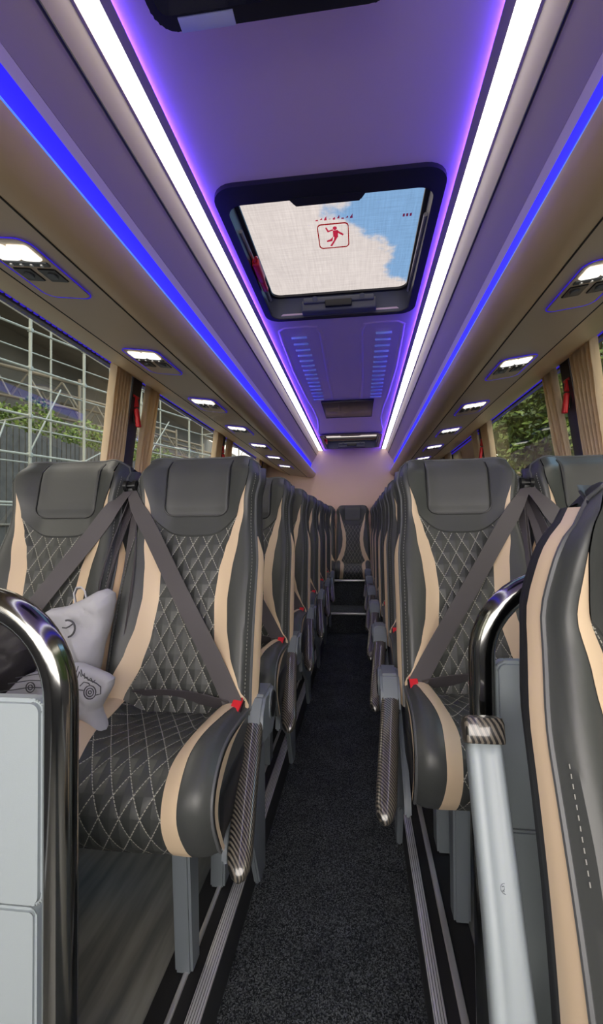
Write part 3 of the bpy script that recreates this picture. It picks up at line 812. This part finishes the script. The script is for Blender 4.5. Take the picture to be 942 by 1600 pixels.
for s, ys in ((-1, YLp), (1, YRp)):
    proto = make_panel(s); side = 'left' if s < 0 else 'right'
    for k, y in enumerate(ys):
        o = proto if k == 0 else copy_tree(proto)
        xh = .735; o.location = (s*xh, y, 1.795+(xh-.61)*.13-.001); o.rotation_euler = (0, -s*SL, 0)
        extra = ['nearest the camera', 'second from the camera', 'third from the camera', 'fourth from the camera', 'fifth from the camera', 'sixth from the camera', 'farthest from the camera'][k]
        prop(o, f'lit reading lamp and vents under the {side} rack, {extra}', 'reading light', 'reading light panels under the racks')

# ------------------------------------------------------------------ curtains and hammers
def curtain(s, y0, y1, y0b, y1b, label, folds=6):
    b = B(); rows = []; nx = folds*8
    def P(u, v, side):
        z = lerp(1.975, .99, v); sq = 1-.0*v
        y = lerp(lerp(y0, y1, u), lerp(y0b, y1b, u), v**.8)
        ph = u*folds*2*PI + .8*math.sin(v*3); off = .024 + .019*math.sin(ph) + .005*math.sin(u*37+v*5); y += .008*math.cos(ph)
        return (s*(WX(z)-off-.012+side*.002), y, z)
    for side in (0, 1):
        b.grid([[P(i/nx, j/16, side) for i in range(nx+1)] for j in range(17)])
    # pleat heading and hooks
    for i in range(folds+1):
        yy = lerp(y0, y1, i/folds); b.box(min(s*(WX(1.98)-.035), s*(WX(1.98)-.043)), max(s*(WX(1.98)-.035), s*(WX(1.98)-.043)), yy-.003, yy+.003, 1.965, 1.984)
    return prop(b.done('curtain', 'curtain'), label, 'curtain', 'cream curtains drawn back to the pillars')
for s, off, side in ((-1, 0, 'left'), (1, .075, 'right')):
    for i, p in enumerate((2.46, 4.14, 5.80)):
        pl = ['nearest', 'middle', 'rearmost'][i]
        p += off
        curtain(s, p-.30 if s < 0 else p-.36, p-.115, p-.27, p-.12, f'cream pleated curtain on the near side of the {pl} {side} window pillar', 6)
        curtain(s, p+.07, p+.25, p+.06, p+.15, f'cream pleated curtain on the far side of the {pl} {side} window pillar', 4)
    for i, p in enumerate((2.46, 4.14)):
        p += off; pl = ['nearest', 'second'][i]
        r = empty('emergency_hammer', (s*(WX(1.80)-.033), p-.0, 1.80), f'red emergency hammer on the {pl} dark pillar of the {side} windows', 'emergency hammer', 'emergency hammers on the window pillars')
        r.rotation_euler = (0, s*.13, 0)
        # s*.13: leans with the pillar
        b = B(); b.box(-.012, .012, -.014, .014, -.095, .012, .006); b.done('handle', 'red', r)
        b = B(); b.box(-.014, .014, -.010, .010, .02, .085, .005); b.cyl((-.0, -.034, .082), (-.0, .034, .082), .011, 12); b.done('hammer_head', 'red', r)
        b = B(); b.box(-.020 if s < 0 else .012, -.012 if s < 0 else .020, -.016, .016, -.07, .05, .003); b.done('holder', 'black_plastic', r)
# small dark hook by the right curtain
b = B(); b.cyl((1.14, 2.20, 1.955), (1.14, 2.20, 1.985), .008, 10); b.cyl((1.125, 2.20, 1.957), (1.155, 2.20, 1.957), .012, 10)

b.bm.free()

# ------------------------------------------------------------------ partitions with tube rails
def partition(s, px, py, xin, name_side, ytop):
    r = empty('partition_screen', (s*abs(px), py, 0), f'grey partition with black tube rail, {name_side}', 'partition')
    r.location = (0, 0, 0)
    b = B(); zt = 1.062-.023; R = .135
    pts = [(s*px, py, 0.0)] + [(s*px, py, z) for z in (.2, .4, .6, .8, .9)]
    for k in range(0, 13):
        a = PI/2*k/12; pts.append((s*(px+R-R*math.cos(a)), py, zt-R+R*math.sin(a)))
    pts += [(s*x, py, zt) for x in (px+R+.08, px+R+.3, 1.18)]
    b.tube(pts, .0225, 20); rail_ = b.done('tube_rail', 'pole', r)
    b = B(); b.cyl((s*px, py, 0.0), (s*px, py, .012), .045, 20); b.done('floor_flange', 'pole', r)
    b = B(); b.prism(rrect(min(s*xin, s*1.20), max(s*xin, s*1.20), .598, .893, .018), 'y', py+.018, py+.045, .006); b.done('upper_panel', 'pale_grey', r)
    b = B(); b.prism(rrect(min(s*(xin+.012), s*1.20), max(s*(xin+.012), s*1.20), .01, .594, .01), 'y', py+.022, py+.05, .004); b.done('lower_panel', 'pale_grey', r)
    return r
partition(-1, .334, .60, .376, 'left, before the seat with bags', 0)
partition(1, .290, .85, .318, 'right, behind the large foreground seat', 0)

# ------------------------------------------------------------------ bags on the left window seat
def noise3(p, f, seed=0):
    return (math.sin(p[0]*f*1.3+seed)+math.sin(p[1]*f*1.7+seed*2.1+p[0]*f*.6)+math.sin(p[2]*f*1.1+seed*.7+p[1]*f*.9))/3
def pillow(outline, yc, tilt, depth, mat, name, parent, wr=.006, seed=0, fr=28):
    """soft bag: outline in x-z, inflated along y, closed front and back"""
    n = len(outline); cx = sum(p[0] for p in outline)/n; cz = sum(p[1] for p in outline)/n
    # densify
    pts = []
    for i in range(n):
        a, c = outline[i], outline[(i+1) % n]
        for k in range(6): t = k/6; pts.append((lerp(a[0], c[0], t), lerp(a[1], c[1], t)))
    b = B()
    for sgn in (-1, 1):
        rows = []
        for k in range(27):
            q = 1-k/26*.985
            row = []
            for x, z in pts:
                X = cx+(x-cx)*q; Z = cz+(z-cz)*q
                d = depth*(1-q**5.0)**.55
                y = yc + (Z-cz)*tilt + sgn*d
                y += (wr*1.2*noise3((X, 0, Z), fr, seed) + wr*.45*(1-abs(math.sin(fr*1.9*(X*.8+Z*.6)+2.5*math.sin(Z*17+seed)))**.5) + wr*.4*math.sin(fr*2.7*(Z-X*.5)+3*math.sin(X*13)))*(1-q**8)
                y += wr*1.2*abs(math.sin((X*1.0+Z*.7)*fr*1.1+seed))*(1-q**4) if sgn < 0 else 0
                row.append((X, y, Z))
            rows.append(row)
        V = b.grid(rows, closed=True); b.bm.faces.new(V[-1])
    return b.done(name, mat, parent, weld=.0005)
t1 = empty('tote_bag', (-.72, 1.18, .66), 'grey-white canvas tote bag standing upright on the left window seat', 'bag', 'canvas tote bags')
def L(pts, o): return [(x-o[0], z-o[2]) for x, z in pts]
def surf_y(x, z, o, yc, tilt, depth, cz): return yc + (z-cz)*tilt - depth
o1 = t1.location
pillow(L([(-.87, .66), (-.855, .80), (-.83, .895), (-.79, .918), (-.745, .925), (-.70, .943), (-.660, .965), (-.632, .973), (-.612, .962), (-.609, .94), (-.618, .88), (-.630, .82), (-.640, .74), (-.645, .66)], o1), .0, .16, .050, 'canvas', 'bag_body', t1, .011, 2, 24)
b = B(); pts = [(-.735-o1.x, .035, .915-o1.z), (-.737-o1.x, .028, .955-o1.z), (-.728-o1.x, .026, .972-o1.z), (-.714-o1.x, .026, .974-o1.z), (-.704-o1.x, .028, .962-o1.z), (-.700-o1.x, .035, .925-o1.z)]
b.ribbon(pts, .020, (.35, -.8, .3), .002); b.done('handle', 'canvas', t1)
b = B()
def pr1(x, z): x = .08+(x-.08)*.90; z = 1.14+(z-1.14)*.90; return (x-o1.x, -.070+(z-.82)*.16, z-o1.z)
b.tube([pr1(-.785+.024*math.sin(a), .850+.024*math.cos(a)) for a in frange(-.3, 2.9, 14)], .0026, 5)
b.tube([pr1(-.800, .853), pr1(-.788, .852), pr1(-.778, .857), pr1(-.768, .864)], .0018, 5); b.done('printed_mark', 'ink', t1)

t2 = empty('tote_bag', (-.68, 1.06, .64), 'crumpled grey-white tote bag with a printed car drawing, lying in front', 'bag', 'canvas tote bags')
o2 = t2.location
pillow(L([(-.88, .652), (-.86, .70), (-.82, .745), (-.77, .775), (-.72, .795), (-.68, .808), (-.63, .808), (-.59, .795), (-.555, .782), (-.538, .772), (-.540, .755), (-.552, .73), (-.566, .705), (-.560, .68), (-.548, .658), (-.56, .643), (-.62, .641), (-.75, .640)], o2), .0, .12, .040, 'canvas', 'bag_body', t2, .010, 5, 26)
def pr2(x, z): x = .058+(x-.08)*.92; z = 1.14+(z-1.14)*.92; return (x-o2.x, -.0600+(z-.72)*.12, z-o2.z)
b = B()
for cx, cz in ((-.594, .728), (-.757, .735)):
    for rr in ((.016, .010, .004) if cx > -.7 else (.012, .006)):
        b.tube([pr2(cx+rr*math.cos(a), cz+rr*math.sin(a)) for a in [2*PI*k/18 for k in range(18)]], .0014, 4, closed=True)
for ln in ([(-.845, .722), (-.80, .728), (-.76, .735), (-.70, .735), (-.64, .735), (-.612, .732)], [(-.82, .742), (-.76, .752), (-.70, .752)], [(-.80, .757), (-.74, .768), (-.69, .768)],
           [(-.578, .722), (-.565, .725), (-.566, .742), (-.578, .750), (-.60, .758), (-.618, .770), (-.622, .782)], [(-.622, .742), (-.612, .752), (-.60, .750), (-.595, .746)],
           [(-.63, .762), (-.626, .777), (-.62, .765), (-.612, .773), (-.61, .760)], [(-.605, .765), (-.60, .756), (-.594, .762), (-.588, .752), (-.582, .757)], [(-.645, .77), (-.641, .785), (-.634, .775), (-.630, .79)]):
    b.tube([pr2(*p) for p in ln], .0013, 4)
b.done('car_drawing', 'ink', t2)

jk = empty('padded_jacket', (-1.0, 1.10, .66), 'black padded bag or jacket heaped on the left window seat', 'jacket')
o3 = jk.location
pillow(L([(-1.16, .655), (-1.17, .80), (-1.12, .90), (-1.02, .93), (-.92, .928), (-.85, .915), (-.79, .885), (-.765, .85), (-.785, .80), (-.835, .73), (-.875, .69), (-.90, .655)], o3), -.02, .15, .09, 'jacket', 'jacket_body', jk, .016, 9, 24)
b = B()
for z in (.885, .83, .76):
    b.tube([(x-o3.x, -.118+.012*math.cos(x*20)+(z-.8)*.2, z-o3.z+.008*math.sin(x*14)) for x in frange(-1.08, -.85, 10)], .003, 6)
b.done('quilting_seam', 'black_plastic', jk)

t1.location.x += .022; t2.location.x += .02; jk.location.x += .05
# ------------------------------------------------------------------ outside, left
GZ = -1.3
b = B(); b.box(-60, 60, -40, 90, GZ-.1, GZ); struct(b.done('ground', 'ground', smooth=False))
sc = empty('scaffold', (-7.84, 9.2, GZ), 'tall galvanised tube scaffold outside the left windows', 'scaffold')
dirv = Vector((.30, .954, 0)); perp = Vector((-.954, .30, 0))
def sp(t, z, q=0): v = dirv*t+perp*q; return (v.x, v.y, z-GZ)
zz = [1.14+v for v in (5.9, 4.72, 3.80, 2.66, 1.74, .6, -.6)]
ts = [-3.2, -1.5, 0, .79, 2.3, 4.38, 6.7, 9.2, 12, 15]
for row, q in enumerate((0, 1.3)):
    for t in ts:
        b = B(); b.cyl(sp(t, GZ, q), sp(t, 8.5, q), .038 if q == 0 else .028, 8); b.done('standard_tube', 'scaffold', sc)
    for z in zz:
        b = B(); b.cyl(sp(-4, z, q), sp(16, z, q), .03 if q == 0 else .022, 8); b.done('ledger_tube', 'scaffold', sc)
for k, t in enumerate(ts[:-1]):
    b = B(); z = zz[k % 5]
    b.cyl(sp(t, z, 0), sp(t, z, 1.3), .025, 8); b.cyl(sp(t, zz[4], .05), sp(ts[k+1], zz[2] if k % 2 else zz[3], .9), .02, 8); b.done('brace_tube', 'scaffold', sc)
    b = B()
    for z in zz[1:5]: b.box(sp(t, z)[0]-.05, sp(t, z)[0]+.05, sp(t, z)[1]-.05, sp(t, z)[1]+.05, z-GZ-.05, z-GZ+.05, .01)
    b.done('coupler', 'scaffold', sc)
# open shed behind the scaffold
sh = empty('open_shed', (-25.5, 24, GZ), 'dark open-sided shed with roof trusses behind the scaffold', 'shed')
b = B(); b.box(-3, -2.8, -42, 130, 0, 19); b.done('rear_wall', 'shed', sh, smooth=False)
b = B(); b.prism([(-3, 19), (3, 17), (3, 17.3), (-3, 19.3)], 'y', -32, 60); b.done('roof_sheet', 'shed', sh, smooth=False)
for k in range(9):
    y = -28+k*7.5
    b = B(); b.cyl((8.8, y, 11.2), (-2.8, y, 14.5), .12, 8); b.cyl((8.8, y, 9.6), (-2.8, y, 12.3), .10, 8)
    for j in range(5):
        x = 8.8-j*2.3; b.cyl((x, y, 9.6+(8.8-x)*.233), (x-1.15, y, 11.4+(8.8-x)*.28), .06, 6); b.cyl((x-2.3, y, 9.6+(8.8-x+2.3)*.233), (x-1.15, y, 11.4+(8.8-x)*.28), .06, 6)
    b.cyl((8.8, y, 0), (8.8, y, 11.5), .10, 8)
    b.done('truss_frame', 'truss', sh)
# fence in front of the shed
fe = empty('board_fence', (-12.9, 20, GZ), 'grey board fence below the green hedge outside the left windows', 'fence')
b = B()
for k in range(150):
    y = -22+k*.32; b.box(-.02, .02, y, y+.26, 0, 6.3+.06*math.sin(k*1.7))
b.done('boards', 'fence', fe, smooth=False)
b = B(); b.cyl((.05, -22, 1), (.05, 26, 1), .05, 6); b.cyl((.05, -22, 2.6), (.05, 26, 2.6), .05, 6); b.done('fence_rail', 'truss', fe)

def leaves(b, c, rad, n, size, squash=(1, 1, 1)):
    for _ in range(n):
        while True:
            p = Vector((random.uniform(-1, 1), random.uniform(-1, 1), random.uniform(-1, 1)))
            if .25 < p.length < 1: break
        p = p*(p.length**-.35)
        p = Vector((p.x*rad*squash[0], p.y*rad*squash[1], p.z*rad*squash[2])) + Vector(c)
        u = Vector((random.gauss(0, 1), random.gauss(0, 1), random.gauss(0, 1))).normalized(); w = u.orthogonal().normalized()
        q = size*random.uniform(.6, 1.3)
        b.poly([p-u*q, p+w*q*.5, p+u*q, p-w*q*.5])
def tree(x, y, h, r, mat, label, n=3500, size=.12, low=.25):
    t = empty('broadleaf_tree', (x, y, GZ), label, 'tree', 'trees and bushes outside')
    b = B(); b.tube([(0, 0, 0), (.1, .05, h*.3), (0, .1, h*.6), (.1, 0, h*.9)], [.16, .13, .09, .03], 8)
    for k in range(6):
        a = k*1.1; b.tube([(0, .05, h*(.3+.08*k)), (math.cos(a)*r*.4, math.sin(a)*r*.4, h*(.45+.08*k)), (math.cos(a)*r*.75, math.sin(a)*r*.75, h*(.5+.08*k))], [.06, .04, .02], 6)
    b.done('trunk', 'trunk', t)
    b = B()
    for k in range(9):
        a = random.uniform(0, 2*PI); q = random.uniform(.1, .62)*r
        leaves(b, (math.cos(a)*q, math.sin(a)*q, h*random.uniform(low+.1, .88)), r*random.uniform(.4, .6), n//9, size)
    o = b.done('foliage', mat, t, smooth=False, recalc=False); prop(o, kind='stuff')
    return t
hd = B(); 
for k in range(34):
    leaves(hd, (0, -20+k*1.3, 6.9+.4*math.sin(k*1.9)), 1.05, 300, .10, (.7, 1, .75))
hr = empty('hedge', (-13.75, 20, GZ), 'green leafy hedge rising above the grey board fence', 'hedge')
o = hd.done('foliage', 'leaf', hr, smooth=False, recalc=False); prop(o, kind='stuff')
for k in range(11):
    b = B(); b.tube([(0, -19+k*4.2, 0), (.1, -19+k*4.2+.1, 3), (0, -19+k*4.2, 6.8)], [.10, .08, .04], 8); b.done('stem', 'trunk', hr)
# blossoms / white scraps among the hedge
# outside, right
for (x, y, h, r, mt, lb) in ((9.6, 12.5, 9, 3.0, 'leaf', 'green tree outside the right windows, nearest the bus front'),
                              (9.2, 19.0, 11, 3.4, 'leaf', 'green tree outside the right windows, second along the bus'),
                              (9.4, 25.0, 13, 3.6, 'leaf', 'tall green tree outside the right windows, third along the bus'),
                              (10.0, 32.0, 15, 4.2, 'leaf', 'distant green tree outside the right windows, towards the rear'),
                              (10.0, 6.2, 7.0, 2.4, 'leaf', 'green tree outside the right windows, beside the foreground seat')):
    tree(x, y, h, r, mt, lb, 9000, .19)
hd = B()
for k in range(40):
    leaves(hd, (0, -20+k*1.35, 2.7+.35*math.sin(k*2.3)), 1.3, 330, .09, (.8, 1, 1.1))
o = hd.done('bank_of_scrub', 'leaf2', None, smooth=False, recalc=False); o.location = (5.8, 20, GZ); prop(o, 'brownish scrub bank under the trees outside the right windows', 'bushes', kind='stuff')
b = B(); b.box(17.5, 17.8, -20, 60, GZ, 11); ob = b.done('ivy_wall', 'moss', None, smooth=False); prop(ob, 'dark ivy-grown wall behind the trees on the right', 'wall')

# ------------------------------------------------------------------ world
w = bpy.data.worlds.new('World'); bpy.context.scene.world = w; w.use_nodes = True; nt = w.node_tree
bg = nt.nodes['Background']
tc = N(nt, 'ShaderNodeTexCoord'); s3 = N(nt, 'ShaderNodeSeparateXYZ'); nt.links.new(tc.outputs['Generated'], s3.inputs[0])
zz_ = math_(nt, 'MAXIMUM', s3.outputs[2], .06)
px = math_(nt, 'DIVIDE', s3.outputs[0], zz_); py = math_(nt, 'DIVIDE', s3.outputs[1], zz_)
cb = N(nt, 'ShaderNodeCombineXYZ'); nt.links.new(px, cb.inputs[0]); nt.links.new(py, cb.inputs[1])
n1 = N(nt, 'ShaderNodeTexNoise'); n1.inputs['Scale'].default_value = 3.2; n1.inputs['Detail'].default_value = 9; n1.inputs['Roughness'].default_value = .62; nt.links.new(cb.outputs[0], n1.inputs[0])
n2 = N(nt, 'ShaderNodeTexNoise'); n2.inputs['Scale'].default_value = 1.3; n2.inputs['Detail'].default_value = 6; nt.links.new(cb.outputs[0], n2.inputs[0])
# blue where x is right of the cloud edge
edge = math_(nt, 'SUBTRACT', px, math_(nt, 'ADD', math_(nt, 'MULTIPLY', math_(nt, 'SUBTRACT', py, 1.31), .52), -.12))
f = math_(nt, 'ADD', edge, math_(nt, 'MULTIPLY', math_(nt, 'SUBTRACT', n1.outputs[0], .5), .75))
mr = N(nt, 'ShaderNodeMapRange'); mr.interpolation_type = 'SMOOTHSTEP'; nt.links.new(f, mr.inputs[0]); mr.inputs[1].default_value = -.02; mr.inputs[2].default_value = .07
blue = (.58, 1.08, 1.75)
cl = mixc(nt, n2.outputs[0], (1.6, 1.5, 1.42), (2.25, 2.08, 1.92))
front = math_(nt, 'MULTIPLY', mr.outputs[0], math_(nt, 'GREATER_THAN', s3.outputs[1], .15))
col = mixc(nt, front, cl, blue)
nt.links.new(col, bg.inputs[0]); bg.inputs[1].default_value = 3.8

# daylight sun softened by cloud, from behind the bus front
# ------------------------------------------------------------------ camera
F = 720.; vx, vy, k = 561., 820., .012
ro = math.atan(k); c, s = math.cos(ro), math.sin(ro)
ox, oy = vx-471, -(vy-800); ux, uy = c*ox+s*oy, -s*ox+c*oy
th = math.atan(ux/F); p = math.atan(-uy/math.hypot(F, ux))
fw = Vector((-math.sin(th)*math.cos(p), math.cos(th)*math.cos(p), math.sin(p)))
r0 = Vector((math.cos(th), math.sin(th), 0)); u0 = r0.cross(fw)
r_ = r0*c-u0*s; u_ = r0*s+u0*c
cam = bpy.data.cameras.new('Camera'); co = bpy.data.objects.new('Camera', cam); C.objects.link(co)
mt = Matrix((( r_.x, u_.x, -fw.x, .08), (r_.y, u_.y, -fw.y, 0), (r_.z, u_.z, -fw.z, 1.14), (0, 0, 0, 1)))
co.matrix_world = mt
cam.sensor_fit = 'VERTICAL'; cam.sensor_height = 36; cam.lens = F/1600*36; cam.clip_start = .02; cam.clip_end = 300
sc_ = bpy.context.scene; sc_.camera = co
sc_.view_settings.view_transform = 'Standard'; sc_.view_settings.look = 'None'; sc_.view_settings.gamma = 1
sc_.view_settings.use_curve_mapping = False; sc_.view_settings.exposure = .12
sc_.cycles.max_bounces = 8; sc_.cycles.diffuse_bounces = 4
